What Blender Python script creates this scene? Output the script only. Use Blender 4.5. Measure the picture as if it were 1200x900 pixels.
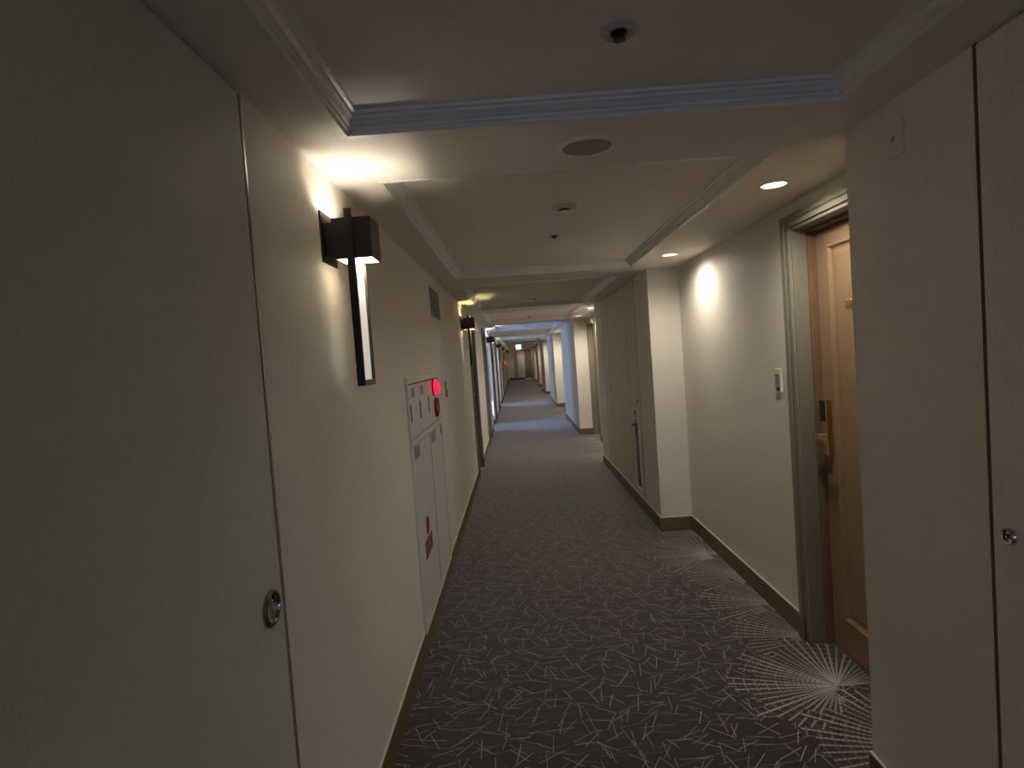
import bpy, bmesh, math, random
from mathutils import Matrix, Vector
random.seed(7)
S = bpy.context.scene
for o in list(bpy.data.objects):
    bpy.data.objects.remove(o)
C = S.collection
PI = math.pi

# ---------------------------------------------------------------- camera
cam_d = bpy.data.cameras.new('camera'); cam = bpy.data.objects.new('camera', cam_d); C.objects.link(cam)
pitch, yaw, roll, EYE = -.0431, -.0095, -.0715, 1.5446
cp, sp, cy, sy, cr, sr = (math.cos(pitch), math.sin(pitch), math.cos(yaw), math.sin(yaw), math.cos(roll), math.sin(roll))
fwd = Vector((sy*cp, cy*cp, sp)); right = Vector((cy, -sy, 0)); up = right.cross(fwd)
r_ = cr*right + sr*up; u_ = -sr*right + cr*up
cam.matrix_world = Matrix(((r_.x, u_.x, -fwd.x, 0), (r_.y, u_.y, -fwd.y, 0), (r_.z, u_.z, -fwd.z, EYE), (0, 0, 0, 1)))
cam_d.sensor_fit = 'HORIZONTAL'; cam_d.sensor_width = 36; cam_d.lens = 700.35/1200*36
cam_d.clip_start = .02; cam_d.clip_end = 200
S.camera = cam

# ---------------------------------------------------------------- sky, exposure, light levels
w = bpy.data.worlds.new('world'); S.world = w; w.use_nodes = True
bg = w.node_tree.nodes['Background']; bg.inputs[0].default_value = (.34, .54, 1, 1); bg.inputs[1].default_value = 2.2
S.view_settings.view_transform = 'Standard'; S.view_settings.look = 'None'
S.cycles.diffuse_bounces = 8; S.cycles.max_bounces = 12
S.view_settings.exposure = 1.88; S.view_settings.gamma = 1.0; S.view_settings.use_curve_mapping = False
DOWN_W = 11.5          # each recessed downlight
DOWN_COL = (1, .915, .79)
SCONCE_W = 1.25         # the lamp inside each sconce box
SCONCE_COL = (1, .92, .77)

# ---------------------------------------------------------------- dimensions
XL, XR, XR0, XR2 = -.592, 1.1288, 1.119, 1.388
ZC, ZT = 2.2, 2.25
CL, CR = -.4258, .9488
YB, YE = -6.0, 42.35
PER = 6.35
BLOCKS = [(-1.4, 1.9856)] + [(4.99+PER*k, 8.31+PER*k) for k in range(5)] + [(36.9, YE)]
RECESS = [(1.9856, 4.99)] + [(8.31+PER*k, 11.34+PER*k) for k in range(4)] + [(33.71, 36.9), (-5.99, -1.4)]
ORD = ['first', 'second', 'third', 'fourth', 'fifth', 'sixth', 'seventh', 'eighth', 'ninth', 'tenth', 'eleventh', 'twelfth', 'thirteenth', 'fourteenth', 'fifteenth', 'sixteenth']

# ---------------------------------------------------------------- materials
def mat(name, col, rough=.5, metal=0., bump=None, bscale=100., bstr=.1, vary=0., stretch=(1, 1, 1), emit=None, estr=0., spec=.5):
    m = bpy.data.materials.new(name); m.use_nodes = True
    nt = m.node_tree; b = nt.nodes['Principled BSDF']
    b.inputs['Base Color'].default_value = (*col, 1); b.inputs['Roughness'].default_value = rough
    b.inputs['Metallic'].default_value = metal; b.inputs['Specular IOR Level'].default_value = spec
    if emit:
        b.inputs['Emission Color'].default_value = (*emit, 1); b.inputs['Emission Strength'].default_value = estr
    tc = nt.nodes.new('ShaderNodeTexCoord'); mp = nt.nodes.new('ShaderNodeMapping')
    mp.inputs['Scale'].default_value = stretch; nt.links.new(tc.outputs['Object'], mp.inputs[0])
    nz = nt.nodes.new('ShaderNodeTexNoise'); nz.inputs['Scale'].default_value = bscale; nz.inputs['Detail'].default_value = 3
    nt.links.new(mp.outputs[0], nz.inputs['Vector'])
    if vary:
        mr = nt.nodes.new('ShaderNodeMapRange'); mr.inputs['From Min'].default_value = .3; mr.inputs['From Max'].default_value = .7
        mr.inputs['To Min'].default_value = 1-vary; mr.inputs['To Max'].default_value = 1+vary
        nt.links.new(nz.outputs['Fac'], mr.inputs[0])
        mx = nt.nodes.new('ShaderNodeVectorMath'); mx.operation = 'SCALE'; mx.inputs[0].default_value = col
        nt.links.new(mr.outputs[0], mx.inputs['Scale']); nt.links.new(mx.outputs[0], b.inputs['Base Color'])
    if bump:
        bp = nt.nodes.new('ShaderNodeBump'); bp.inputs['Strength'].default_value = bstr; bp.inputs['Distance'].default_value = bump
        nt.links.new(nz.outputs['Fac'], bp.inputs['Height']); nt.links.new(bp.outputs[0], b.inputs['Normal'])
    return m

M = {}
M['wall'] = mat('wallpaper', (.78, .73, .645), .5, bump=.0018, bscale=70, bstr=.35, vary=.05, stretch=(3, 3, .6), spec=.45)
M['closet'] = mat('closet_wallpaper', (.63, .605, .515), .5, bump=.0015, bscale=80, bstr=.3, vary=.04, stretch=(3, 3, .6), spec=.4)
M['closet_left'] = mat('closet_grey_wallpaper', (.60, .615, .53), .5, bump=.0015, bscale=80, bstr=.3, vary=.04, stretch=(3, 3, .6), spec=.4)
M['core'] = mat('dark_gap_shade', (.10, .085, .07), .8)  # dark colour standing in for the shade inside gaps
M['ceil'] = mat('ceiling_paper', (.82, .775, .72), .75, bump=.001, bscale=160, bstr=.3, vary=.02, spec=.2)
M['trim'] = mat('painted_cornice', (.78, .76, .72), .35, vary=.02, bscale=20)
M['base'] = mat('brown_baseboard', (.17, .115, .06), .45, vary=.08, bscale=40, stretch=(1, 1, 6))
M['casing'] = mat('taupe_casing', (.25, .228, .18), .32, vary=.06, bscale=60, stretch=(4, 4, .4))
M['wood'] = mat('oak_veneer', (.29, .186, .107), .42, bump=.0008, bscale=30, bstr=.15, vary=.14, stretch=(1, 1.2, 14))
M['wood_dark'] = mat('dark_veneer', (.12, .075, .045), .45, vary=.12, bscale=30, stretch=(8, 8, .6))
M['frame_wood'] = mat('door_frame_wood', (.21, .13, .075), .4, vary=.12, bscale=40, stretch=(8, 8, .6))
M['brass'] = mat('brushed_brass', (.62, .48, .27), .32, 1., vary=.06, bscale=80, stretch=(1, 1, 8))
M['chrome'] = mat('chrome', (.62, .60, .57), .14, 1., vary=.03)
M['black'] = mat('black_plastic', (.012, .012, .012), .3, vary=.05)
M['bronze'] = mat('dark_bronze', (.042, .029, .020), .55, .0, vary=.15, bscale=120, stretch=(1, 1, 3), spec=.25)
M['bronze_face'] = mat('bronze_front', (.14, .11, .085), .38, .55, vary=.12, bscale=120, stretch=(1, 1, 3))
M['liner'] = mat('white_liner', (.85, .82, .76), .5, vary=.01)
M['acrylic'] = mat('white_acrylic', (.86, .84, .78), .35, vary=.01, emit=(1, .96, .86), estr=.10)  # added emission stands in for lamp light carried down the strip
M['cab'] = mat('cabinet_enamel', (.66, .64, .60), .35, vary=.02, bscale=15)
M['cab_label'] = mat('grey_label', (.23, .22, .21), .4, vary=.12, bscale=220)
M['slot'] = mat('dark_slot', (.09, .085, .075), .5, vary=.1)
M['red'] = mat('sign_red', (.16, .025, .028), .45, vary=.06, bscale=90)
M['red_shiny'] = mat('alarm_red', (.22, .012, .014), .2, vary=.06)
M['red_lamp'] = mat('red_lamp', (.6, .01, .03), .25, emit=(1, .015, .06), estr=.42, vary=.02)
M['pink_label'] = mat('red_label', (.55, .16, .09), .45, vary=.08, bscale=60)
M['white'] = mat('white_paint', (.86, .84, .80), .4, vary=.02)
M['signtext'] = mat('pale_lettering', (.36, .24, .21), .5, vary=.02)
M['plate'] = mat('beige_plate', (.76, .71, .62), .35, vary=.02)
M['grille'] = mat('speaker_grille', (.36, .32, .28), .6, vary=.25, bscale=500)
M['sprk'] = mat('dark_metal_head', (.035, .032, .03), .3, .5, vary=.1)
M['det'] = mat('detector_plastic', (.55, .51, .46), .45, vary=.03)
M['lens'] = mat('downlight_lens', (.9, .85, .75), .3, emit=(1, .86, .66), estr=1.3, vary=.01)
M['exit_white'] = mat('exit_panel', (.8, .9, .85), .4, emit=(.78, 1, .93), estr=.55, vary=.01)
M['exit_green'] = mat('exit_green', (.02, .35, .2), .4, emit=(.02, .5, .3), estr=.25, vary=.01)
M['guide'] = mat('guide_panel', (.85, .87, .9), .4, emit=(.85, .93, 1), estr=.3, vary=.01)
M['alu'] = mat('aluminium', (.42, .41, .40), .4, .8, vary=.03)

def glass():
    m = bpy.data.materials.new('clear_glass'); m.use_nodes = True; nt = m.node_tree
    out = nt.nodes['Material Output']; nt.nodes.remove(nt.nodes['Principled BSDF'])
    t = nt.nodes.new('ShaderNodeBsdfTransparent'); g = nt.nodes.new('ShaderNodeBsdfGlossy'); g.inputs['Roughness'].default_value = .03
    f = nt.nodes.new('ShaderNodeFresnel'); f.inputs[0].default_value = 1.45; x = nt.nodes.new('ShaderNodeMixShader')
    nt.links.new(f.outputs[0], x.inputs[0]); nt.links.new(t.outputs[0], x.inputs[1]); nt.links.new(g.outputs[0], x.inputs[2]); nt.links.new(x.outputs[0], out.inputs[0])
    return m
M['glass'] = glass()

def carpet():
    m = bpy.data.materials.new('stroke_carpet'); m.use_nodes = True; nt = m.node_tree; N = nt.nodes; L = nt.links
    b = N['Principled BSDF']; b.inputs['Roughness'].default_value = .95; b.inputs['Specular IOR Level'].default_value = .1; b.inputs['Sheen Weight'].default_value = .65; b.inputs['Sheen Roughness'].default_value = .45; b.inputs['Sheen Tint'].default_value = (.9, .86, .88, 1)
    def val(x, sock):
        if isinstance(x, (int, float)): sock.default_value = x
        else: L.new(x, sock)
    def mth(op, a, c=None, d=None, clamp=False):
        n = N.new('ShaderNodeMath'); n.operation = op; n.use_clamp = clamp; val(a, n.inputs[0])
        if c is not None: val(c, n.inputs[1])
        if d is not None: val(d, n.inputs[2])
        return n.outputs[0]
    def step(x, lo, hi):                       # smooth ramp: 0 at lo, 1 at hi
        n = N.new('ShaderNodeMapRange'); val(x, n.inputs[0]); n.inputs[1].default_value = lo; n.inputs[2].default_value = hi
        n.inputs[3].default_value = 0; n.inputs[4].default_value = 1; return n.outputs[0]
    pos = N.new('ShaderNodeTexCoord').outputs['Object']
    sep = N.new('ShaderNodeSeparateXYZ'); L.new(pos, sep.inputs[0]); X, Y = sep.outputs[0], sep.outputs[1]
    wob = N.new('ShaderNodeTexNoise'); wob.inputs['Scale'].default_value = 260; L.new(pos, wob.inputs['Vector'])
    def strokes(cell, off, rot, ln, wd, amin, amax):   # one short straight stroke per grid cell, at a random angle
        mp = N.new('ShaderNodeMapping'); mp.inputs['Rotation'].default_value = (0, 0, rot); mp.inputs['Location'].default_value = (off, off*1.7, 0)
        L.new(pos, mp.inputs[0])
        v = N.new('ShaderNodeTexVoronoi'); v.voronoi_dimensions = '2D'; v.inputs['Scale'].default_value = 1/cell; v.inputs['Randomness'].default_value = .55
        L.new(mp.outputs[0], v.inputs['Vector'])
        d = N.new('ShaderNodeVectorMath'); d.operation = 'SUBTRACT'
        sc = N.new('ShaderNodeVectorMath'); sc.operation = 'SCALE'; sc.inputs['Scale'].default_value = 1/cell; L.new(mp.outputs[0], sc.inputs[0])
        ps = N.new('ShaderNodeVectorMath'); ps.operation = 'SCALE'; ps.inputs['Scale'].default_value = 1; L.new(v.outputs['Position'], ps.inputs[0])
        ps.inputs['Scale'].default_value = 1/cell
        L.new(sc.outputs[0], d.inputs[0]); L.new(ps.outputs[0], d.inputs[1])
        cs = N.new('ShaderNodeSeparateColor'); L.new(v.outputs['Color'], cs.inputs[0])
        ang = mth('MULTIPLY_ADD', cs.outputs[0], amax-amin, amin-rot)
        vr = N.new('ShaderNodeVectorRotate'); vr.rotation_type = 'Z_AXIS'; L.new(d.outputs[0], vr.inputs['Vector']); L.new(ang, vr.inputs['Angle'])
        s2 = N.new('ShaderNodeSeparateXYZ'); L.new(vr.outputs[0], s2.inputs[0])
        ax = mth('ABSOLUTE', s2.outputs[0]); ay = mth('ABSOLUTE', s2.outputs[1])
        half = mth('MULTIPLY_ADD', cs.outputs[1], ln*.45/cell, ln*.55/cell)
        a = mth('LESS_THAN', ax, half); w_ = step(ay, wd*.8/cell, wd*.45/cell)
        tone = mth('MULTIPLY_ADD', cs.outputs[2], .45, .55)
        return mth('MULTIPLY', mth('MULTIPLY', a, w_), tone)
    def mx(l):
        o = l[0]
        for e in l[1:]: o = mth('MAXIMUM', o, e)
        return o
    bright = mx([strokes(.115, 3.1, .3, .062, .0027, 0, PI), strokes(.13, 11.7, 1.1, .07, .0027, 0, PI), strokes(.12, 23.3, 2.0, .062, .0027, 0, PI),
                 strokes(.14, 37.9, .75, .07, .0027, 0, PI)])
    dim = mx([strokes(.17, 51.3, 0., .083, .003, -.30, .30), strokes(.15, 67.1, .2, .075, .003, -.35, .35), strokes(.16, 71.9, .1, .08, .003, -.4, .2)])
    # radiating fans along the door recesses
    yl = mth('FLOORED_MODULO', mth('SUBTRACT', Y, 1.9856), PER)
    inrec = mth('MULTIPLY', step(yl, 3.1, 3.0), step(X, .80, .86))
    def fan(shift):
        k = mth('ADD', mth('ROUND', mth('DIVIDE', mth('SUBTRACT', yl, .60), .44)), shift)
        hy = mth('MULTIPLY_ADD', k, .44, .60)
        tri = mth('FLOORED_MODULO', k, 4.0)     # every fourth hub lies clear of the skirting
        hx = mth('MULTIPLY_ADD', mth('LESS_THAN', tri, .5), -.13, 1.44)
        dx = mth('SUBTRACT', hx, X); dy = mth('SUBTRACT', yl, hy)
        rad = mth('SQRT', mth('ADD', mth('MULTIPLY', dx, dx), mth('MULTIPLY', dy, dy)))
        an = mth('ARCTAN2', dy, dx)
        seg = mth('FLOOR', mth('MULTIPLY', an, 7.0))
        rnd = N.new('ShaderNodeTexWhiteNoise'); rnd.noise_dimensions = '2D'
        cm = N.new('ShaderNodeCombineXYZ'); L.new(seg, cm.inputs[0]); L.new(k, cm.inputs[1]); L.new(cm.outputs[0], rnd.inputs['Vector'])
        lim = mth('MULTIPLY_ADD', rnd.outputs['Value'], .14, .32)
        fr = mth('ABSOLUTE', mth('SUBTRACT', mth('FRACT', mth('MULTIPLY', an, 9.0)), .5))
        arcw = mth('MULTIPLY', fr, rad)         # distance from the ray, scaled
        ray = step(arcw, .055, .03)
        fr2 = mth('ABSOLUTE', mth('SUBTRACT', mth('FRACT', mth('MULTIPLY', rad, 22.0)), .5))
        ring = mth('MULTIPLY', step(fr2, .13, .07), .4)
        gap = step(mth('ABSOLUTE', mth('SUBTRACT', mth('FRACT', mth('MULTIPLY', rad, 52.0)), .5)), .10, .2)
        pat = mth('MAXIMUM', mth('MULTIPLY', ray, mth('MULTIPLY_ADD', gap, .5, .5)), mth('MULTIPLY', ring, mth('MULTIPLY_ADD', rnd.outputs['Value'], .8, .1)))
        hub = step(rad, .10, .06)
        pat = mth('MAXIMUM', pat, mth('MULTIPLY', hub, .9))
        amp = mth('MULTIPLY_ADD', rnd.outputs['Value'], .6, .4)
        inside = mth('MULTIPLY', mth('LESS_THAN', rad, lim), mth('GREATER_THAN', an, -1.9))
        return mth('MULTIPLY', mth('MULTIPLY', pat, amp), inside), inside
    f0, i0 = fan(0); f1, i1 = fan(1); f2, i2 = fan(-1)
    # nearer fans lie over the farther ones
    pat = mth('ADD', f2, mth('MULTIPLY', mth('SUBTRACT', 1, i2), mth('ADD', f0, mth('MULTIPLY', mth('SUBTRACT', 1, i0), f1))))
    cover = mth('MULTIPLY', mx([i0, i1, i2]), inrec)
    fanmask = mth('MULTIPLY', pat, inrec)
    plain = mth('MULTIPLY', mth('MAXIMUM', bright, mth('MULTIPLY', dim, .34)), mth('MULTIPLY_ADD', cover, -.8, 1.0))
    msk = mth('MAXIMUM', plain, mth('MULTIPLY', fanmask, 1.15))
    msk = mth('MULTIPLY', msk, step(wob.outputs['Fac'], .32, .5))
    nz = N.new('ShaderNodeTexNoise'); nz.inputs['Scale'].default_value = 5; nz.inputs['Detail'].default_value = 6; L.new(pos, nz.inputs['Vector'])
    c1 = N.new('ShaderNodeMix'); c1.data_type = 'RGBA'; L.new(nz.outputs['Fac'], c1.inputs[0])
    c1.inputs[6].default_value = (.030, .025, .0275, 1); c1.inputs[7].default_value = (.047, .039, .043, 1)
    c2 = N.new('ShaderNodeMix'); c2.data_type = 'RGBA'; L.new(msk, c2.inputs[0]); L.new(c1.outputs[2], c2.inputs[6]); c2.inputs[7].default_value = (.48, .44, .39, 1)
    L.new(c2.outputs[2], b.inputs['Base Color'])
    bp = N.new('ShaderNodeBump'); bp.inputs['Strength'].default_value = .4; bp.inputs['Distance'].default_value = .003
    L.new(wob.outputs['Fac'], bp.inputs['Height']); L.new(bp.outputs[0], b.inputs['Normal'])
    return m
M['carpet'] = carpet()

# ---------------------------------------------------------------- mesh helpers
def box(bm, a, b_, mi=0):
    x0, y0, z0 = [min(p, q) for p, q in zip(a, b_)]; x1, y1, z1 = [max(p, q) for p, q in zip(a, b_)]
    v = [bm.verts.new(p) for p in ((x0, y0, z0), (x1, y0, z0), (x1, y1, z0), (x0, y1, z0), (x0, y0, z1), (x1, y0, z1), (x1, y1, z1), (x0, y1, z1))]
    for f in ((0, 3, 2, 1), (4, 5, 6, 7), (0, 1, 5, 4), (1, 2, 6, 5), (2, 3, 7, 6), (3, 0, 4, 7)):
        bm.faces.new([v[i] for i in f]).material_index = mi
    return v
def lathe(bm, prof, cx, cy, cz, axis='Z', n=32, cap=True):    # prof: list of (radius, height along axis)
    rings = []
    for r, h in prof:
        ring = []
        for i in range(n):
            t = 2*PI*i/n; a, c = r*math.cos(t), r*math.sin(t)
            p = {'Z': (cx+a, cy+c, cz+h), 'X': (cx+h, cy+a, cz+c), 'Y': (cx+a, cy+h, cz+c)}[axis]
            ring.append(bm.verts.new(p))
        rings.append(ring)
    for q in range(len(rings)-1):
        for i in range(n):
            bm.faces.new((rings[q][i], rings[q][(i+1) % n], rings[q+1][(i+1) % n], rings[q+1][i]))
    if cap:
        bm.faces.new(rings[0]); bm.faces.new(rings[-1])
def sweep_rect(bm, x0, y0, x1, y1, prof):     # moulding round the inside of a rectangle; prof: (inward offset, z)
    rings = []
    for d, z in prof:
        rings.append([bm.verts.new(p) for p in ((x0+d, y0+d, z), (x1-d, y0+d, z), (x1-d, y1-d, z), (x0+d, y1-d, z))])
    for q in range(len(rings)-1):
        for i in range(4):
            bm.faces.new((rings[q][i], rings[q][(i+1) % 4], rings[q+1][(i+1) % 4], rings[q+1][i]))
def obj(name, bm, m, parent=None, bevel=0., smooth=False, loc=None):
    bmesh.ops.recalc_face_normals(bm, faces=bm.faces)
    me = bpy.data.meshes.new(name); bm.to_mesh(me); bm.free()
    for mm in (m if isinstance(m, (list, tuple)) else [m]): me.materials.append(mm)
    o = bpy.data.objects.new(name, me); C.objects.link(o)
    if smooth:
        for p in me.polygons: p.use_smooth = True
        me.set_sharp_from_angle(angle=math.radians(40))
    if bevel:
        bv = o.modifiers.new('bevel', 'BEVEL'); bv.width = bevel; bv.segments = 2; bv.limit_method = 'ANGLE'
    if parent:
        o.parent = parent; o.matrix_parent_inverse = parent.matrix_world.inverted()
    if loc: o.location = loc
    return o
def boxes(name, lst, m, parent=None, bevel=0.):
    bm = bmesh.new()
    for a, b_ in lst: box(bm, a, b_)
    return obj(name, bm, m, parent, bevel)
def tag(o, label=None, cat=None, group=None, kind=None):
    if label: o['label'] = label
    if cat: o['category'] = cat
    if group: o['group'] = group
    if kind: o['kind'] = kind
    return o
def thing(name, loc, label, cat, group=None, kind=None):
    o = bpy.data.objects.new(name, None); C.objects.link(o); o.location = loc; o.empty_display_size = .05
    bpy.context.view_layer.update()
    o.matrix_world = Matrix.Translation(loc)
    return tag(o, label, cat, group, kind)
def text(name, body, size, mtx, m, parent, extrude=.001):
    cu = bpy.data.curves.new(name, 'FONT'); cu.body = body; cu.size = size; cu.extrude = extrude
    cu.align_x = 'CENTER'; cu.align_y = 'CENTER'
    cu.materials.append(m)
    q = bpy.data.objects.new(name, cu); C.objects.link(q); bpy.context.view_layer.update()
    me = bpy.data.meshes.new_from_object(q.evaluated_get(bpy.context.evaluated_depsgraph_get()))
    bpy.data.objects.remove(q)
    if not me.materials: me.materials.append(m)
    o = bpy.data.objects.new(name, me); C.objects.link(o); o.matrix_world = mtx
    o.parent = parent; o.matrix_parent_inverse = parent.matrix_world.inverted()
    return o
def face_plus_x(p):     # text on a wall that faces +X, read from the corridor
    return Matrix.Translation(p) @ Matrix(((0, 0, 1, 0), (1, 0, 0, 0), (0, 1, 0, 0), (0, 0, 0, 1)))
def face_minus_x(p):
    return Matrix.Translation(p) @ Matrix(((0, 0, -1, 0), (-1, 0, 0, 0), (0, 1, 0, 0), (0, 0, 0, 1)))
def dup(root, off, label=None):
    r = root.copy(); C.objects.link(r); r.location = root.location + Vector(off)
    if label: r['label'] = label
    for ch in root.children:
        c = ch.copy(); C.objects.link(c); c.parent = r
        for g in ch.children:
            d = g.copy(); C.objects.link(d); d.parent = c
    return r

# ================================================================ STRUCTURE
def struct(o, label, cat): return tag(o, label, cat, None, 'structure')
ALC = [(12.95, 14.2), (19.3, 20.55)]           # side bays on the left with a window each
LD = [7.80, 10.92, 14.42, 17.2, 20.9, 23.6, 27.0, 30.0, 33.4, 36.3]   # near jambs of the guest-room doors on the left
LW = .86
RD = [(2.10, .88), (10.36, .88), (14.78, .88), (23.06, .88), (27.5, .88), (35.9, .88)]   # doors in the recesses on the right

struct(boxes('floor', [((-2.0, YB-.2, -.1), (1.8, YE+1.2, 0))], M['carpet']), 'dark grey patterned carpet floor of the corridor with pale random strokes', 'floor')

# ceiling: soffit strips round recessed trays
TRAY = [(-4.1, -1.45), (-.95, 1.699), (2.156, 4.767)] + [(5.295+3.16*k, 7.85+3.16*k) for k in range(11)]
bm = bmesh.new()
box(bm, (-2.0, YB-.2, ZT), (1.8, YE+1.2, ZT+.1))
box(bm, (-2.0, YB-.2, ZC), (CL, YE+1.2, ZT-.0005)); box(bm, (CR, YB-.2, ZC), (1.8, YE+1.2, ZT-.0005))
y = YB-.2
for a, b_ in TRAY:
    box(bm, (CL, y, ZC), (CR, a, ZT-.0005)); y = b_
box(bm, (CL, y, ZC), (CR, YE+1.2, ZT-.0005))
struct(obj('ceiling', bm, M['ceil']), 'off-white papered ceiling with a row of shallow recessed trays', 'ceiling')
PROF = [(-.012, ZC), (-.012, ZC-.004), (-.002, ZC-.004), (0, ZC), (.001, ZC+.008), (.006, ZC+.010), (.007, ZC+.017), (.014, ZC+.020), (.022, ZC+.030), (.028, ZC+.033), (.029, ZC+.040), (.040, ZC+.042), (.042, ZT)]
for i, (a, b_) in enumerate(TRAY):
    bm = bmesh.new(); sweep_rect(bm, CL, a, CR, b_, PROF)
    struct(obj('trim_%d' % (i+1), bm, M['trim']), 'stepped cornice moulding round the ceiling tray behind the camera' if i == 0 else 'stepped cornice moulding round the %s ceiling tray from the camera' % ORD[i-1], 'moulding')

# left wall
T = .10
bm = bmesh.new()
segs = []; y = 1.398
cuts = sorted([(d, d+LW, 'd') for d in LD] + [(a, b_, 'a') for a, b_ in ALC])
for a, b_, k in cuts:
    segs.append((y, a)); y = b_
    if k == 'd': box(bm, (XL-.16, a, 2.13), (XL, b_, ZC))
segs.append((y, YE))
for a, b_ in segs: box(bm, (XL-.16, a, 0), (XL, b_, ZC))
for a, b_ in ALC:
    box(bm, (-1.85, a-.08, 0), (XL-.16, a, ZC)); box(bm, (-1.85, b_, 0), (XL-.16, b_+.08, ZC))
    box(bm, (-1.85, a, 0), (-1.75, b_, .35)); box(bm, (-1.85, a, 2.08), (-1.75, b_, ZC))
struct(obj('wall_left', bm, M['wall']), 'long beige papered wall on the left of the corridor', 'wall')
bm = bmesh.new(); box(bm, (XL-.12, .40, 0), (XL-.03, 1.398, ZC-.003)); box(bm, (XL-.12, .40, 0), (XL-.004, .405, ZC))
nw = struct(boxes('wall_left', [((XL-.16, YB, 0), (XL, .40, ZC))], M['wall']), 'left wall behind the camera, before the closet door', 'wall'); lining = bm
for i, (a, b_) in enumerate(ALC):
    o = thing('window_%d' % (i+1), (-1.8, (a+b_)/2, .35), 'tall window in the %s side bay on the left' % ORD[i], 'window', None, 'structure')
    boxes('window_frame', [((-1.83, a, .35), (-1.77, a+.05, 2.08)), ((-1.83, b_-.05, .35), (-1.77, b_, 2.08)), ((-1.83, a, .35), (-1.77, b_, .40)), ((-1.83, a, 2.03), (-1.77, b_, 2.08))], M['alu'], o)
    boxes('pane', [((-1.803, a+.05, .40), (-1.797, b_-.05, 2.03))], M['glass'], o)
    pl = bpy.data.lights.new('portal', 'AREA'); pl.shape = 'RECTANGLE'; pl.size = 1.15; pl.size_y = 1.63; pl.cycles.is_portal = True
    po = bpy.data.objects.new('portal', pl); C.objects.link(po); po.location = (-1.86, (a+b_)/2, 1.21); po.rotation_euler = (0, -PI/2, 0)

# back wall, behind the camera, with an unseen window added for cool fill light
struct(boxes('wall_back', [((XL-.2, YB-.12, 0), (-.30, YB, ZC)), ((.85, YB-.12, 0), (1.8, YB, ZC)), ((-.30, YB-.12, 0), (.85, YB, 1.0)), ((-.30, YB-.12, 2.05), (.85, YB, ZC))], M['wall']), 'beige end wall behind the camera', 'wall')
o = thing('window_3', (.28, YB-.06, 1.0), 'unseen window added for fill light in the end wall behind the camera', 'window', None, 'structure')
boxes('window_frame', [((-.30, YB-.09, 1.0), (-.25, YB-.03, 2.05)), ((.80, YB-.09, 1.0), (.85, YB-.03, 2.05)), ((-.25, YB-.09, 1.0), (.80, YB-.03, 1.05)), ((-.25, YB-.09, 2.0), (.80, YB-.03, 2.05))], M['alu'], o)
boxes('pane', [((-.25, YB-.063, 1.05), (.80, YB-.057, 2.0))], M['glass'], o)
pl = bpy.data.lights.new('portal', 'AREA'); pl.shape = 'RECTANGLE'; pl.size = 1.05; pl.size_y = .95; pl.cycles.is_portal = True
po = bpy.data.objects.new('portal', pl); C.objects.link(po); po.location = (.28, YB-.13, 1.525); po.rotation_euler = (PI/2, 0, 0)

# right wall at the back of the recesses, with door openings
bm = bmesh.new(); y = YB
for a, wd in RD:
    box(bm, (XR2, y, 0), (XR2+.17, a, ZC)); y = a+wd
    box(bm, (XR2, a, 2.10), (XR2+.17, a+wd, ZC)); box(bm, (XR2+.15, a-.01, 0), (XR2+.17, a+wd+.01, 2.12))
box(bm, (XR2, y, 0), (XR2+.17, YE, ZC))
struct(obj('wall_right', bm, M['wall']), 'beige papered wall at the back of the door recesses on the right', 'wall')

# end wall
struct(boxes('wall_far', [((XL-.2, YE, 0), (.60, YE+.12, ZC)), ((1.42, YE, 0), (1.8, YE+.12, ZC)), ((.60, YE, 2.02), (1.42, YE+.12, ZC)), ((.10, YE-.25, 0), (.50, YE, ZC))], M['wall']), 'beige wall with a pilaster closing the far end of the corridor', 'wall')

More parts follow.
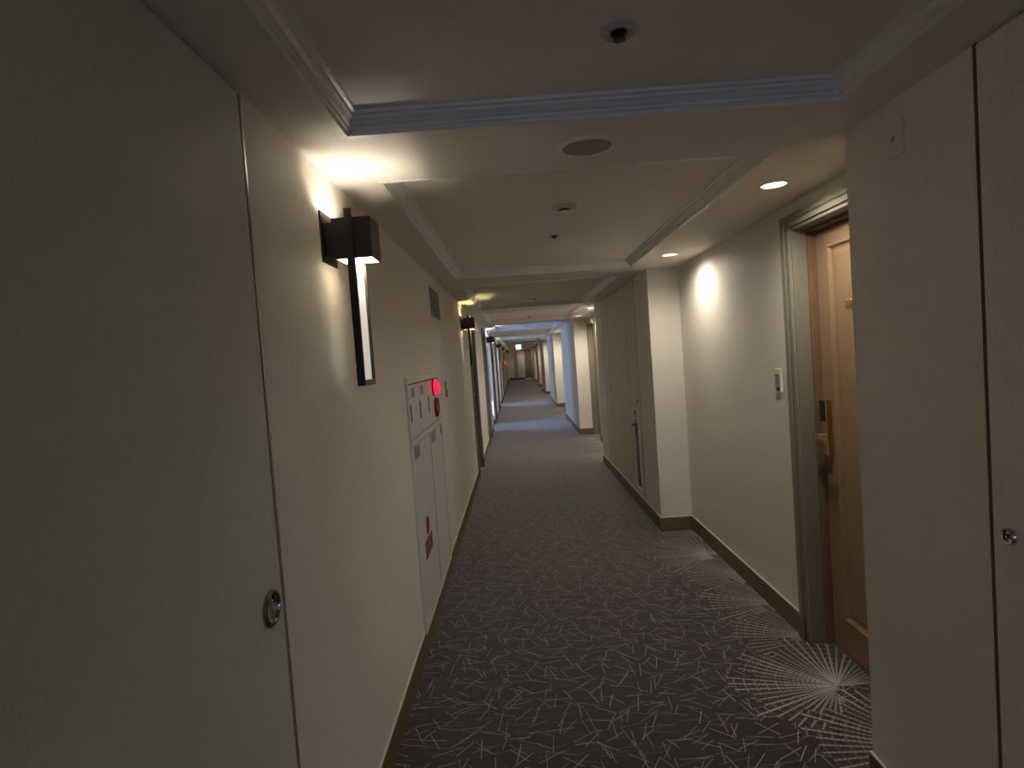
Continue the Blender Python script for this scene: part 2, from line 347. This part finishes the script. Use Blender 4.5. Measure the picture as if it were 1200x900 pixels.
# projecting blocks between the recesses, their fronts divided by flush access doors
def knob(name, parent, x, y, z, s, r=.019):     # small round lock; s = direction it faces along X
    bm = bmesh.new(); lathe(bm, [(r, 0), (r, s*.004), (r*.82, s*.009), (r*.62, s*.008), (r*.6, s*.004), (r*.3, s*.004), (r*.28, s*.013), (.001, s*.014)], x, y, z, 'X', 24, False)
    k = obj(name, bm, M['chrome'], parent, smooth=True); k['label'] = 'round chrome lock'
    bm = bmesh.new(); box(bm, (x+s*.012, y-.0015, z-r*.35), (x+s*.0155, y+.0015, z+r*.35)); obj('keyway', bm, M['black'], k)
    return k
for i, (a, b_) in enumerate(BLOCKS):
    x = XR0 if i == 0 else XR
    bm = bmesh.new()
    G = .012; zt = ZC-.006
    if i == 0: doors = [(.42, 1.430)]
    elif i < 6: doors = [(a+.585, a+1.072), (a+1.083, a+2.26), (a+2.271, a+2.70)]
    else: doors = []
    front = []; yy = a
    for p, q in doors:
        if p-yy > .02: front.append((yy, p-G))
        yy = q+G
    if b_-yy > .02: front.append((yy, b_))
    box(bm, (x+.02, a, 0), (XR2+.01, b_, ZC), 0 if not doors else 0)
    for p, q in front: box(bm, (x, p, 0), (x+.0195, q, ZC))
    for p, q in doors: box(bm, (x, p-G, 0), (x+.0195, q+G, .128))
    o = struct(obj('wall_right', bm, M['wall']), ['nearest beige block of the right wall, beside the camera', 'beige block of the right wall with a glazed fire extinguisher niche'][i] if i < 2 else '%s projecting beige block of the right wall from the camera' % ORD[i], 'wall')
    if doors:
        pass
    for j, (p, q) in enumerate(doors):
        if i == 0: lab = 'flush beige access door beside the camera on the right wall'
        else: lab = '%s flush access door on the %s block of the right wall' % (['narrow near', 'wide middle', 'narrow far'][j], ORD[i])
        if i == 1: lab = ['narrow access door with the fire extinguisher niche, right wall', 'wide access door beside the fire extinguisher niche door', 'narrow far access door of the nearest fully seen right block'][j]
        dr = thing('access_door', (x, (p+q)/2, .13), lab, 'door', 'flush access doors on the right wall')
        for g0, g1 in ((p-G, p), (q, q+(G if j == len(doors)-1 else 0))):
            if g1 > g0: boxes('gap_shade', [((x-.0006, g0+.0005, .1285), (x+.0150, g1-.0005, ZC-.001))], M['core'], dr)  # dark strip put in as the shade of the door gap
        if i == 1 and j == 0:
            ny0, ny1, nz0, nz1 = a+.70, a+.955, .175, .972
            pn = boxes('door_panel', [((x-.001, p, .131), (x+.016, ny0, zt)), ((x-.001, ny1, .131), (x+.016, q, zt)), ((x-.001, ny0, .131), (x+.016, ny1, nz0)), ((x-.001, ny0, nz1), (x+.016, ny1, zt))], M['closet'], dr)
            nf = boxes('niche_frame', [((x-.006, ny0, nz0), (x+.012, ny0+.032, nz1)), ((x-.006, ny1-.032, nz0), (x+.012, ny1, nz1)), ((x-.006, ny0+.032, nz0), (x+.012, ny1-.032, nz0+.022)), ((x-.006, ny0+.032, nz1-.022), (x+.012, ny1-.032, nz1))], M['white'], dr)
            nf['label'] = 'pale frame of the glazed niche'
            boxes('niche_back', [((x+.008, ny0+.02, nz0+.02), (x+.014, ny1-.02, nz1-.02))], mat('niche_inside', (.45, .41, .43), .6, vary=.05), dr)
            boxes('niche_pane', [((x-.003, ny0+.032, nz0+.022), (x-.001, ny1-.032, nz1-.022))], M['glass'], dr)
            lb = boxes('warning_label', [((x-.004, ny0+.034, nz1-.15), (x-.003, ny1-.034, nz1-.024))], M['pink_label'], dr); lb['label'] = 'orange red label at the top of the niche'
            text('lettering', '消火器', .058, face_minus_x((x-.0042, (ny0+ny1)/2, nz1-.088)), M['white'], lb, .0003)
            kb = bmesh.new(); lathe(kb, [(.014, 0), (.014, -.012), (.009, -.018)], x-.006, ny1-.03, .80, 'X', 16); obj('catch', kb, M['black'], dr, smooth=True)
        else:
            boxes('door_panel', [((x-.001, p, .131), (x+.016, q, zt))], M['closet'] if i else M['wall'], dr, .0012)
        if i == 0: knob('lock', dr, x-.001, 1.381, 1.049, -1, .021)
        elif j == 0: knob('lock', dr, x-.001, p+.085, 1.05, -1, .014)
        elif j == 2: knob('lock', dr, x-.001, q-.07, 1.045, -1, .014)

# left closet door beside the camera
cd = thing('closet_door', (XL, .9, 0), 'flush grey-beige closet door filling the left edge of the picture, with a round pull', 'door')
obj('gap_backing', lining, M['core'], cd)  # added dark sheet behind the door, keeps outside light from the gap
boxes('door_panel', [((XL-.03, .408, .01), (XL+.0015, 1.386, ZC-.008))], M['closet_left'], cd, .0015)
boxes('edge_strip', [((XL-.02, 1.3885, .01), (XL+.004, 1.3955, ZC-.008))], M['chrome'], cd)['label'] = 'bright metal edge strip'
bm = bmesh.new(); lathe(bm, [(.041, 0), (.041, .004), (.038, .007), (.033, .007), (.030, -.004), (.001, -.006)], XL+.002, 1.320, 1.022, 'X', 40, False)
pl_ = obj('ring_pull', bm, mat('dark_chrome', (.30, .29, .27), .2, 1., vary=.05), cd, smooth=True); pl_['label'] = 'round chrome flush pull'
bm = bmesh.new(); lathe(bm, [(.029, 0), (.029, .0012)], XL-.0035, 1.320, 1.022, 'X', 32); obj('pull_recess', bm, M['sprk'], pl_, smooth=True)
bm = bmesh.new(); box(bm, (XL-.004, 1.312, 1.000), (XL+.010, 1.320, 1.044)); obj('pull_tab', bm, M['chrome'], pl_, .002)
bm = bmesh.new(); lathe(bm, [(.013, -.004), (.013, .005), (.010, .008)], XL, 1.338, 1.040, 'X', 20); obj('pull_button', bm, M['black'], pl_, smooth=True)

# baseboards
def board(name, x0, x1, y0, y1, h=.12):
    return [((x0, y0, 0), (x1, y1, h))]
bm = bmesh.new(); bt = bmesh.new()
CAB = (3.13, 4.385)
for a, b_ in segs:
    parts = [(a, b_, .12)]
    if a < CAB[0] < b_: parts = [(a, CAB[0], .12), (CAB[0], CAB[1], .095), (CAB[1], b_, .12)]
    for p, q, h in parts:
        box(bm, (XL, p, 0), (XL+.010, q, h-.006)); box(bt, (XL, p, h-.006), (XL+.007, q, h))
for a, b_ in ALC:
    box(bm, (-1.75, a, 0), (XL, a+.01, .114)); box(bm, (-1.75, b_-.01, 0), (XL, b_, .114)); box(bm, (-1.75, a, 0), (-1.74, b_, .114))
bl = struct(obj('baseboard_left', bm, M['base']), 'brown baseboard along the left wall', 'baseboard'); obj('top_edge', bt, M['plate'], bl)['label'] = 'pale top edge line'
bm = bmesh.new(); bt = bmesh.new()
def bb(p0, p1):
    box(bm, (p0[0], p0[1], 0), (p1[0], p1[1], .114)); box(bt, (p0[0]+.0008, p0[1]+.0008, .114), (p1[0]-.0008, p1[1]-.0008, .12))
for i, (a, b_) in enumerate(BLOCKS):
    x = XR0 if i == 0 else XR
    bb((x-.010, a-.010, 0), (x, b_+.010))
    bb((x, b_), (XR2, b_+.010)); bb((x, a-.010), (XR2, a))
for (a, b_) in RECESS:
    y = a+.012
    for d, wd in RD:
        if a < d < b_:
            if d-.075-y > .02: bb((XR2-.010, y), (XR2, d-.075))
            y = d+wd+.075
    if b_-.012-y > .02: bb((XR2-.010, y), (XR2, b_-.012))
br = struct(obj('baseboard_right', bm, M['base']), 'brown baseboard stepping round the blocks and recesses of the right wall', 'baseboard'); obj('top_edge', bt, M['plate'], br)['label'] = 'pale top edge line'
struct(boxes('baseboard_far', [((XL+.01, YE-.01, 0), (.10, YE, .12)), ((.09, YE-.26, 0), (.51, YE-.25, .12))], M['base']), 'brown baseboard on the far end wall', 'baseboard')

# ================================================================ ROOM DOORS
def lever(parent, xf, y, z, s, d):     # xf door face, s: -1 faces -X / +1 faces +X, d: direction lever points along Y
    b = boxes('lock_body', [((xf, y-.028, z-.095), (xf+s*.030, y+.028, z+.175))], M['brass'], parent, .003); b['label'] = 'brushed brass lock plate'
    boxes('card_reader', [((xf+s*.0295, y-.018, z+.070), (xf+s*.033, y+.026, z+.172))], M['black'], b, .001)
    bm = bmesh.new(); lathe(bm, [(.011, 0), (.011, .052)] if s > 0 else [(.011, 0), (.011, -.052)], xf+s*.028, y, z, 'X', 20)
    box(bm, (xf+s*.066, min(y-d*.012, y+d*.115), z-.011), (xf+s*.080, max(y-d*.012, y+d*.115), z+.011))
    obj('lever', bm, M['brass'], b, .003)
def casing_boxes(x0, x1, ya, yb, zt, cw):
    return [((x0, ya-cw, 0), (x1, ya, zt)), ((x0, yb, 0), (x1, yb+cw, zt)), ((x0, ya-cw, zt), (x1, yb+cw, zt+cw*.75))]
def room_door(n, side, ya, wd, latch_far, label, numbers=None):
    s = -1 if side == 'R' else 1
    xw = XR2 if side == 'R' else XL
    yb = ya+wd; zt = 2.085; dep = .105 if side == 'R' else .10
    face = xw - s*dep
    o = thing('door_%d' % n, (xw, (ya+yb)/2, 0), label, 'door', None, 'structure')
    m1, m2, m3 = (M['casing'], M['frame_wood'], M['wood']) if side == 'R' else (M['casing'], M['wood_dark'], M['wood_dark'])
    cw = .068
    bm = bmesh.new()
    for bx in casing_boxes(xw, xw+s*.012, ya, yb, zt, cw): box(bm, *bx)
    for bx in casing_boxes(xw+s*.012, xw+s*.020, ya-.028, yb+.028, zt+.028, .04): box(bm, *bx)
    cs = obj('casing', bm, m1, o, .003)
    boxes('plinth', [((xw+s*.0201, ya-cw-.003, 0), (xw+s*.026, ya-.004, .12)), ((xw+s*.0201, yb+.004, 0), (xw+s*.026, yb+cw+.003, .12))], M['base'], cs, .002)
    x1 = face - s*.02
    boxes('jamb', [((xw, ya, 0), (xw-s*.072, ya+.016, zt)), ((xw, yb-.016, 0), (xw-s*.072, yb, zt)), ((xw, ya, zt-.016), (xw-s*.072, yb, zt))], m1, o, .002)
    boxes('door_stop', [((xw-s*.072, ya, 0), (x1, ya+.034, zt)), ((xw-s*.072, yb-.034, 0), (x1, yb, zt)), ((xw-s*.072, ya, zt-.034), (x1, yb, zt))], m2, o, .002)
    # slab with one tall raised and fielded panel
    y0, y1, z0, z1 = ya+.038, yb-.038, .012, zt-.038
    bm = bmesh.new(); st = .105; zb, ztop = z0+.155, z1-.075
    for bx in (((face, y0, z0), (face-s*.03, y0+st, z1)), ((face, y1-st, z0), (face-s*.03, y1, z1)), ((face, y0+st, z0), (face-s*.03, y1-st, zb)), ((face, y0+st, ztop), (face-s*.03, y1-st, z1))): box(bm, *bx)
    sl = obj('door_slab', bm, m3, o, .0015)
    bm = bmesh.new()
    rings = []
    for d, h in ((0, .001), (.006, .009), (.016, .010), (.026, -.004), (.036, -.006), (.06, -.001)):
        rings.append([bm.verts.new(p) for p in ((face+s*h, y0+st+d, zb+d), (face+s*h, y1-st-d, zb+d), (face+s*h, y1-st-d, ztop-d), (face+s*h, y0+st+d, ztop-d))])
    for q in range(len(rings)-1):
        for i in range(4): bm.faces.new((rings[q][i], rings[q][(i+1) % 4], rings[q+1][(i+1) % 4], rings[q+1][i]))
    bm.faces.new(rings[-1])
    obj('raised_panel', bm, m3, sl)
    boxes('threshold', [((face+s*.008, ya+.034, 0), (face-s*.02, yb-.034, .006))], M['alu'], o)
    yl = (y1-.052) if latch_far else (y0+.052)
    lever(o, face, yl, 1.063, s, -1 if latch_far else 1)
    if numbers:
        yy, zz, txt = numbers
        for i, ch in enumerate(txt):
            text('numeral', ch, .062, face_minus_x((face-.006, yy-i*.033, zz)), M['brass'], sl, .004)
    return o
n = 1
for i, (a, wd) in enumerate(RD):
    near = i % 2 == 0
    lab = ['oak room door in the nearest recess on the right, brass lever and numerals', 'room door in the second recess on the right, partly hidden by its block'][i] if i < 2 else 'room door in the %s recess on the right from the camera' % ORD[i]
    room_door(n, 'R', a, wd, near, lab, (a+.585, 1.678, '11') if i == 0 else None); n += 1
for i, a in enumerate(LD):
    room_door(n, 'L', a, LW, True, '%s dark room door along the left wall from the camera' % ORD[i]); n += 1
# door at the far end, facing the camera
o = thing('door_%d' % n, (1.0, YE, 0), 'brown wooden door in the far end wall under the downlights', 'door', None, 'structure')
boxes('casing', [((.60, YE-.012, 0), (.66, YE+.10, 2.06)), ((1.36, YE-.012, 0), (1.42, YE+.10, 2.06)), ((.60, YE-.012, 2.0), (1.42, YE+.10, 2.06))], M['casing'], o)
boxes('door_slab', [((.66, YE+.04, .01), (1.36, YE+.08, 2.0))], M['wood'], o)
boxes('raised_panel', [((.76, YE+.03, .2), (1.26, YE+.045, 1.9))], M['wood'], o, .008)
boxes('lever', [((.69, YE+.0, 1.04), (.80, YE+.012, 1.06)), ((.69, YE, 1.04), (.705, YE+.05, 1.06))], M['brass'], o)

# ================================================================ SCONCES
def sconce(y, label, dx=0):
    o = thing('wall_sconce', (XL, y, 1.96), label, 'lamp', 'black box wall sconces')
    x0 = XL; X1 = XL+.158; y0, y1 = y-.062, y+.062; z0, z1 = 1.900, 2.030
    boxes('back_plate', [((x0, y-.075, 1.893), (x0+.006, y+.075, 2.056))], M['bronze'], o, .001)
    for ya_ in (y0+.006, y1-.014): boxes('arm', [((x0+.006, ya_, 1.912), (x0+.034, ya_+.008, 2.018))], M['bronze'], o)
    t = .004; xb = x0+.034
    sh = boxes('shade', [((xb, y0, z0), (X1, y0+t, z1)), ((xb, y1-t, z0), (X1, y1, z1)), ((xb, y0+t, z0), (xb+t, y1-t, z1))], M['bronze'], o)
    boxes('front_plate', [((X1-t, y0+t, z0), (X1, y1-t, z1))], M['bronze_face'], sh)['label'] = 'lighter bronze front face'
    boxes('liner', [((xb+t, y0+t, z0+.002), (X1-t, y0+t+.0015, z1-.002)), ((xb+t, y1-t-.0015, z0+.002), (X1-t, y1-t, z1-.002)), ((xb+t, y0+t, z0+.002), (xb+t+.0015, y1-t, z1-.002)), ((X1-t-.0015, y0+t, z0+.002), (X1-t, y1-t, z1-.002))], M['liner'], sh)
    boxes('light_divider', [((xb+t+.0016, y0+t+.0016, 1.966), (X1-t-.0016, y1-t-.0016, 1.972))], M['liner'], sh)  # added divider, keeps the lower lamp out of the upward beam
    xa, xc = x0+.080, x0+.104
    for s, yy in ((-1, y0), (1, y1)):
        boxes('bar', [((xa, yy+(-.012 if s < 0 else 0), 1.490), (xc, yy+(0 if s < 0 else .012), 2.056))], M['bronze'], o, .001)
    boxes('crosspiece', [((xa, y0, 1.490), (xc, y1, 1.508))], M['bronze_face'], o)['label'] = 'bronze crosspiece closing the bottom of the bars'
    ac = boxes('diffuser', [((xa+.009, y0, 1.508), (xa+.015, y1, z0+.03))], M['acrylic'], o); ac['label'] = 'white acrylic strip with added glow between the bars'
    for zz, k in ((1.996, .46), (1.94, .95)):
        l = bpy.data.lights.new('sconce_lamp', 'POINT'); l.energy = SCONCE_W*k; l.color = SCONCE_COL; l.shadow_soft_size = .008
        lo = bpy.data.objects.new('sconce_lamp', l); C.objects.link(lo); lo.location = (x0+.118, y, zz)
        lo.parent = o; lo.matrix_parent_inverse = o.matrix_world.inverted()
    return o
for i, y in enumerate((1.985, 6.75, 12.68, 19.05, 25.4, 31.75, 38.1, -1.6)):
    sc = sconce(y, ['large nearest black box wall sconce with two long bars, left wall', 'second black box wall sconce from the camera, before the first dark left door'][i] if i < 2 else '%s black box wall sconce along the left wall from the camera' % ORD[i] if i < 7 else 'unseen black box wall sconce added behind the camera for fill light')
    if i == 1:
        for ch in sc.children:
            if ch.type == 'LIGHT': ch.data.color = (1, .84, .38)
    if i == 7:
        for ch in sc.children:
            if ch.type == 'LIGHT': ch.data.energy *= .3  # unseen sconce, added to fill the near walls
    if 1 < i < 7:
        for ch in sc.children:
            if ch.type == 'LIGHT': ch.data.color = (1, .93, .78); ch.data.energy *= 2.2

# ================================================================ DOWNLIGHTS, SPEAKER, CEILING DEVICES
def downlight(x, y, label, power=DOWN_W):
    o = thing('downlight', (x, y, ZC), label, 'light', 'recessed ceiling downlights')
    bm = bmesh.new(); lathe(bm, [(.060, 0), (.060, -.003), (.056, -.005), (.050, -.003), (.0495, 0)], x, y, ZC, 'Z', 36, False); obj('trim_ring', bm, M['white'], o, smooth=True)
    bm = bmesh.new(); lathe(bm, [(.0495, -.0005), (.0495, -.0025), (.03, -.0035)], x, y, ZC, 'Z', 32); obj('lens', bm, M['lens'], o, smooth=True)
    l = bpy.data.lights.new('downlight_lamp', 'SPOT'); l.energy = power; l.color = DOWN_COL; l.spot_size = math.radians(168); l.spot_blend = .78; l.shadow_soft_size = .045
    lo = bpy.data.objects.new('downlight_lamp', l); C.objects.link(lo); lo.location = (x, y, ZC-.006)
    lo.parent = o; lo.matrix_parent_inverse = o.matrix_world.inverted()
k = 0
for i, (a, b_) in enumerate(RECESS):
    for d in ((.594, 2.31) if i == 0 else (1.0, 2.7, 4.0) if a < 0 else (.5, 2.2)):
        lab = ['downlight above the nearest room door on the right', 'downlight at the far end of the nearest right recess, washing the wall'][k] if k < 2 else ('%s downlight over the recesses on the right from the camera' % ORD[k] if a > 0 else '%s downlight added for fill in the unseen recess behind the camera' % ORD[k-12])
        downlight(1.145, a+d, lab, DOWN_W*(1 if i == 0 else .26 if a < 0 else 2.3 if i < 4 else 1.1)); k += 1  # unseen ones behind the camera are added for fill light
downlight(.85, 41.4, 'downlight before the brown door at the far end of the corridor', 9.0)
o = thing('ceiling_speaker', (.274, 1.935, ZC), 'round ceiling speaker with a dark grille in a white ring', 'speaker')
bm = bmesh.new(); lathe(bm, [(.096, 0), (.096, -.003), (.090, -.008), (.082, -.008), (.078, -.003)], .274, 1.935, ZC, 'Z', 48, False); obj('ring', bm, M['white'], o, smooth=True)
bm = bmesh.new(); lathe(bm, [(.079, -.0005), (.079, -.003), (.04, -.004)], .274, 1.935, ZC, 'Z', 40); obj('grille', bm, M['grille'], o, smooth=True)
def sprinkler(x, y, label, ring):
    o = thing('sprinkler', (x, y, ZT), label, 'sprinkler', 'ceiling sprinklers')
    bm = bmesh.new(); lathe(bm, [(.040, 0), (.040, -.004), (.032, -.010), (.020, -.006)], x, y, ZT, 'Z', 32); obj('cover_plate', bm, M['det'], o, smooth=True)
    bm = bmesh.new(); lathe(bm, [(.019, -.004), (.018, -.011), (.009, -.014), (.007, -.018), (.015, -.0195), (.015, -.021), (.005, -.022)], x, y, ZT, 'Z', 20); obj('head', bm, M['sprk'], o, smooth=True)
def detector(x, y, label):
    o = thing('smoke_detector', (x, y, ZT), label, 'detector', 'ceiling smoke detectors')
    bm = bmesh.new(); lathe(bm, [(.062, 0), (.062, -.004), (.050, -.010), (.030, -.012)], x, y, ZT, 'Z', 32); obj('base', bm, M['det'], o, smooth=True)
    bm = bmesh.new(); lathe(bm, [(.024, -.011), (.024, -.022)], x, y, ZT, 'Z', 24); obj('sensor_slots', bm, M['black'], o, smooth=True)
    bm = bmesh.new(); lathe(bm, [(.026, -.022), (.026, -.028), (.018, -.031)], x, y, ZT, 'Z', 24); obj('cap', bm, M['white'], o, smooth=True)
sprinkler(.278, 1.355, 'dark sprinkler head in the nearest ceiling tray, above the camera', False)
detector(.282, 2.90, 'smoke detector with a pale cap in the second ceiling tray')
sprinkler(.276, 3.55, 'sprinkler with a raised cover plate beyond the smoke detector', True)
for i in range(10):
    y = 7.35+3.16*i
    sprinkler(.28, y, 'small sprinkler in the %s ceiling tray from the camera' % ORD[i+2], False)

# exit sign
o = thing('exit_sign', (.16, 28, ZC), 'small glowing white and green exit sign hanging from the far ceiling', 'sign')
boxes('housing', [((.03, 28.002, 1.93), (.29, 28.05, 2.16))], M['white'], o, .004)
boxes('stem', [((.15, 28.015, 2.16), (.17, 28.035, ZC))], M['alu'], o)
fp = boxes('sign_panel', [((.04, 27.997, 1.94), (.28, 28.002, 2.15))], M['exit_white'], o); fp['label'] = 'lit white face with a green running figure'
bm = bmesh.new()
def rod(bm, x0, z0, x1, z1, w):
    d = Vector((x1-x0, z1-z0)); l = d.length; nx, nz = -d.y/l*w/2, d.x/l*w/2
    a = [(x0+nx, z0+nz), (x1+nx, z1+nz), (x1-nx, z1-nz), (x0-nx, z0-nz)]
    f = [bm.verts.new((p[0], 27.993, p[1])) for p in a]; g = [bm.verts.new((p[0], 27.997, p[1])) for p in a]
    bm.faces.new(f); bm.faces.new(g[::-1])
    for i in range(4): bm.faces.new((f[i], f[(i+1) % 4], g[(i+1) % 4], g[i]))
for a in ((.15, 2.085, .165, 2.04, .03), (.165, 2.04, .20, 2.01, .018), (.20, 2.01, .185, 1.975, .016), (.165, 2.04, .135, 2.005, .018), (.135, 2.005, .10, 2.0, .016), (.15, 2.08, .115, 2.06, .013), (.155, 2.08, .19, 2.07, .013), (.19, 2.07, .20, 2.045, .012)): rod(bm, *a)
lathe(bm, [(.017, 0), (.017, .004)], .142, 27.993, 2.113, 'Y', 16)
obj('running_figure', bm, M['exit_green'], fp)
bm = bmesh.new()
for a in ((.235, 1.96, .235, 2.13, .012), (.235, 2.13, .27, 2.13, .012), (.27, 1.96, .27, 2.13, .012)): rod(bm, *a)
obj('doorway_mark', bm, M['exit_green'], fp)

# ================================================================ LEFT WALL FITTINGS
# fire hydrant cabinet
y0, y1 = CAB; z0, zm, z1 = .097, 1.140, 1.482; X = XL
o = thing('hydrant_cabinet', (X, (y0+y1)/2, z0), 'white fire hydrant cabinet set in the left wall with red lamp above', 'cabinet')
fr = .026
boxes('frame', [((X, y0, z0), (X+.014, y0+fr, z1)), ((X, y1-.02, z0), (X+.014, y1, z1)), ((X, y0+fr, z1-.036), (X+.014, y1-.02, z1)), ((X, y0+fr, z0), (X+.014, y1-.02, z0+.014)), ((X, y0+fr, zm-.028), (X+.014, y1-.02, zm+.006))], M['cab'], o, .0015)
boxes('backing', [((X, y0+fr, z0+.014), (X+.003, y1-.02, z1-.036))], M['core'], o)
G = .007
yb = [y0+fr+.002, 3.458, 3.798, y1-.022]; ys = 3.780
for i in range(3):
    p, q = yb[i]+(G if i else 0), yb[i+1]
    d = boxes('upper_door' if i < 2 else 'alarm_panel', [((X+.003, p, zm+.012), (X+.012, q, z1-.044))], M['cab'], o, .001)
    if i < 2:
        pl = boxes('label_plate', [((X+.012, p+.075, z1-.115), (X+.0128, p+.185, z1-.062))], M['cab_label'], d); pl['label'] = 'grey label plate'
    boxes('handle', [((X+.012, p+.018, 1.235), (X+.0155, p+.034, 1.335))], M['slot'], d)['label'] = 'dark slim handle'
for i, (p, q) in enumerate(((y0+fr+.002, ys-.003), (ys+.014, y1-.022))):
    d = boxes('lower_door', [((X+.003, p, z0+.017), (X+(.012 if i == 0 else .009), q, zm-.034))], M['cab'], o, .001)
    a = p+(.035 if i == 0 else .06)
    pl = boxes('label_plate', [((X+.0122, a, 1.030), (X+.0132, a+.17, 1.100)) if i == 0 else ((X+.009, a, 1.030), (X+.0102, a+.19, 1.100))], M['cab_label'], d); pl['label'] = 'grey label plate'
    if i == 1: boxes('handle', [((X+.009, q-.05, 1.035), (X+.012, q-.03, 1.10))], M['slot'], d)
    if i == 0:
        bm = bmesh.new(); lathe(bm, [(.053, 0), (.053, .0012)], X+.012, 3.435, .612, 'X', 32)
        dk = obj('round_mark', bm, M['red'], d, smooth=True); dk['label'] = 'dull red round mark'
        sg = boxes('red_sign', [((X+.012, 3.312, .447), (X+.0132, 3.562, .545))], M['red'], d); sg['label'] = 'dull red rectangular sign with two rows of characters'
        text('lettering', '消火栓\n放水口', .058, face_plus_x((X+.0133, 3.437, .496)), M['signtext'], sg, .0003)
        text('lettering', '放', .06, face_plus_x((X+.0134, 3.435, .612)), M['red_shiny'], dk, .0003)
boxes('gap_shade', [((X+.003, ys-.0025, z0+.017), (X+.0118, ys+.0135, zm-.034))], M['core'], o)  # shade between the lower doors, put in as a dark strip
bm = bmesh.new(); lathe(bm, [(.062, 0), (.062, .006), (.052, .010)], X+.012, 4.085, 1.385, 'X', 36); lb = obj('lamp_base', bm, M['red_shiny'], o, smooth=True)
bm = bmesh.new(); lathe(bm, [(.050, .008), (.049, .020), (.043, .034), (.030, .044), (.012, .049), (.001, .050)], X+.012, 4.085, 1.385, 'X', 36); ld = obj('alarm_lamp', bm, M['red_lamp'], o, smooth=True); ld['label'] = 'glowing red dome lamp'
bm = bmesh.new(); lathe(bm, [(.068, 0), (.068, .014), (.062, .020), (.048, .018), (.045, .008)], X+.012, 4.14, 1.243, 'X', 36); ca = obj('call_button', bm, M['red_shiny'], o, smooth=True); ca['label'] = 'dark red round call point'
bm = bmesh.new(); lathe(bm, [(.043, .0085), (.043, .011), (.02, .013)], X+.012, 4.14, 1.243, 'X', 28); obj('button_cover', bm, M['cab_label'], ca, smooth=True)

# second cabinet further along, seen as a red glint
o2 = None
# ventilation grille
o = thing('vent_grille', (X, 4.56, 1.87), 'rectangular louvred vent grille high on the left wall', 'vent')
vy0, vy1, vz0, vz1 = 4.245, 4.90, 1.872, 2.122
boxes('frame', [((X, vy0, vz0), (X+.010, vy0+.035, vz1)), ((X, vy1-.045, vz0), (X+.010, vy1, vz1)), ((X, vy0+.035, vz0), (X+.010, vy1-.045, vz0+.018)), ((X, vy0+.035, vz1-.014), (X+.010, vy1-.045, vz1))], M['wall'], o, .001)
boxes('backing', [((X, vy0+.03, vz0+.01), (X+.001, vy1-.04, vz1-.01))], M['black'], o)
me = None
ns = 10; hh = (vz1-.014-vz0-.018)/ns
for i in range(ns):
    zz = vz0+.018+hh*(i+.5)
    bm = bmesh.new()
    P = [(X+.001, zz+.004), (X+.001, zz+.007), (X+.009, zz+.0035), (X+.009, zz-.0035)]
    f = [bm.verts.new((p[0], vy0+.035, p[1])) for p in P]; g = [bm.verts.new((p[0], vy1-.045, p[1])) for p in P]
    bm.faces.new(f); bm.faces.new(g[::-1])
    for q in range(4): bm.faces.new((f[q], f[(q+1) % 4], g[(q+1) % 4], g[q]))
    obj('slat', bm, M['plate'], o)
# switch plates
o = thing('wall_plate', (X, 4.88, 1.27), 'narrow plate with edge shade put in its dark colour, on the left wall beyond the hydrant cabinet', 'plate')
boxes('body', [((X, 4.855, 1.268), (X+.010, 4.895, 1.395))], M['casing'], o, .002)  # dark taupe stands in for shade on the plate edge
boxes('lower_cover', [((X+.010, 4.857, 1.270), (X+.016, 4.893, 1.330))], M['casing'], o, .002)
o = thing('doorbell_plate', (XR2, 3.175, 1.265), 'upright bell switch plate on the recess wall beside the oak door', 'switch')
boxes('body', [((XR2-.012, 3.141, 1.263), (XR2, 3.210, 1.388))], M['plate'], o, .003)
boxes('button', [((XR2-.017, 3.155, 1.300), (XR2-.012, 3.196, 1.362))], M['alu'], o, .002)
boxes('name_strip', [((XR2-.014, 3.157, 1.272), (XR2-.012, 3.194, 1.292))], M['slot'], o)
o = thing('blank_plate', (XR0, 1.726, 2.035), 'small blank beige plate high on the nearest right block', 'plate')
boxes('body', [((XR0-.008, 1.692, 2.034), (XR0, 1.762, 2.136))], M['plate'], o, .003)
boxes('mark', [((XR0-.0086, 1.725, 2.078), (XR0-.008, 1.738, 2.094))], M['casing'], o)
# low fittings by the first side bay
o = thing('low_wall_panel', (X, 12.3, .1), 'low pale grey access panel near the floor on the left wall', 'panel')
boxes('body', [((X, 11.95, .13), (X+.012, 12.85, .56))], M['cab'], o, .002)
boxes('catch', [((X+.012, 12.70, .33), (X+.018, 12.76, .39))], M['black'], o)
o = thing('guide_light', (-.70, 14.17, .2), 'low glowing guide light at the edge of the first side bay', 'light')
boxes('housing', [((-.76, 14.165, .20), (-.60, 14.20, .56))], M['white'], o, .003)
boxes('lit_face', [((-.75, 14.160, .21), (-.61, 14.165, .55))], M['guide'], o)
o = thing('alarm_light', (X, 27.9, 1.25), 'small red alarm lamp far down the left wall', 'light')
bm = bmesh.new(); lathe(bm, [(.10, 0), (.10, .02), (.08, .03)], X, 28.2, 1.35, 'X', 24); obj('lamp_base', bm, M['red_shiny'], o, smooth=True)
bm = bmesh.new(); lathe(bm, [(.075, .03), (.07, .07), (.04, .10), (.002, .11)], X, 28.2, 1.35, 'X', 24); obj('lamp_dome', bm, M['red_lamp'], o, smooth=True)
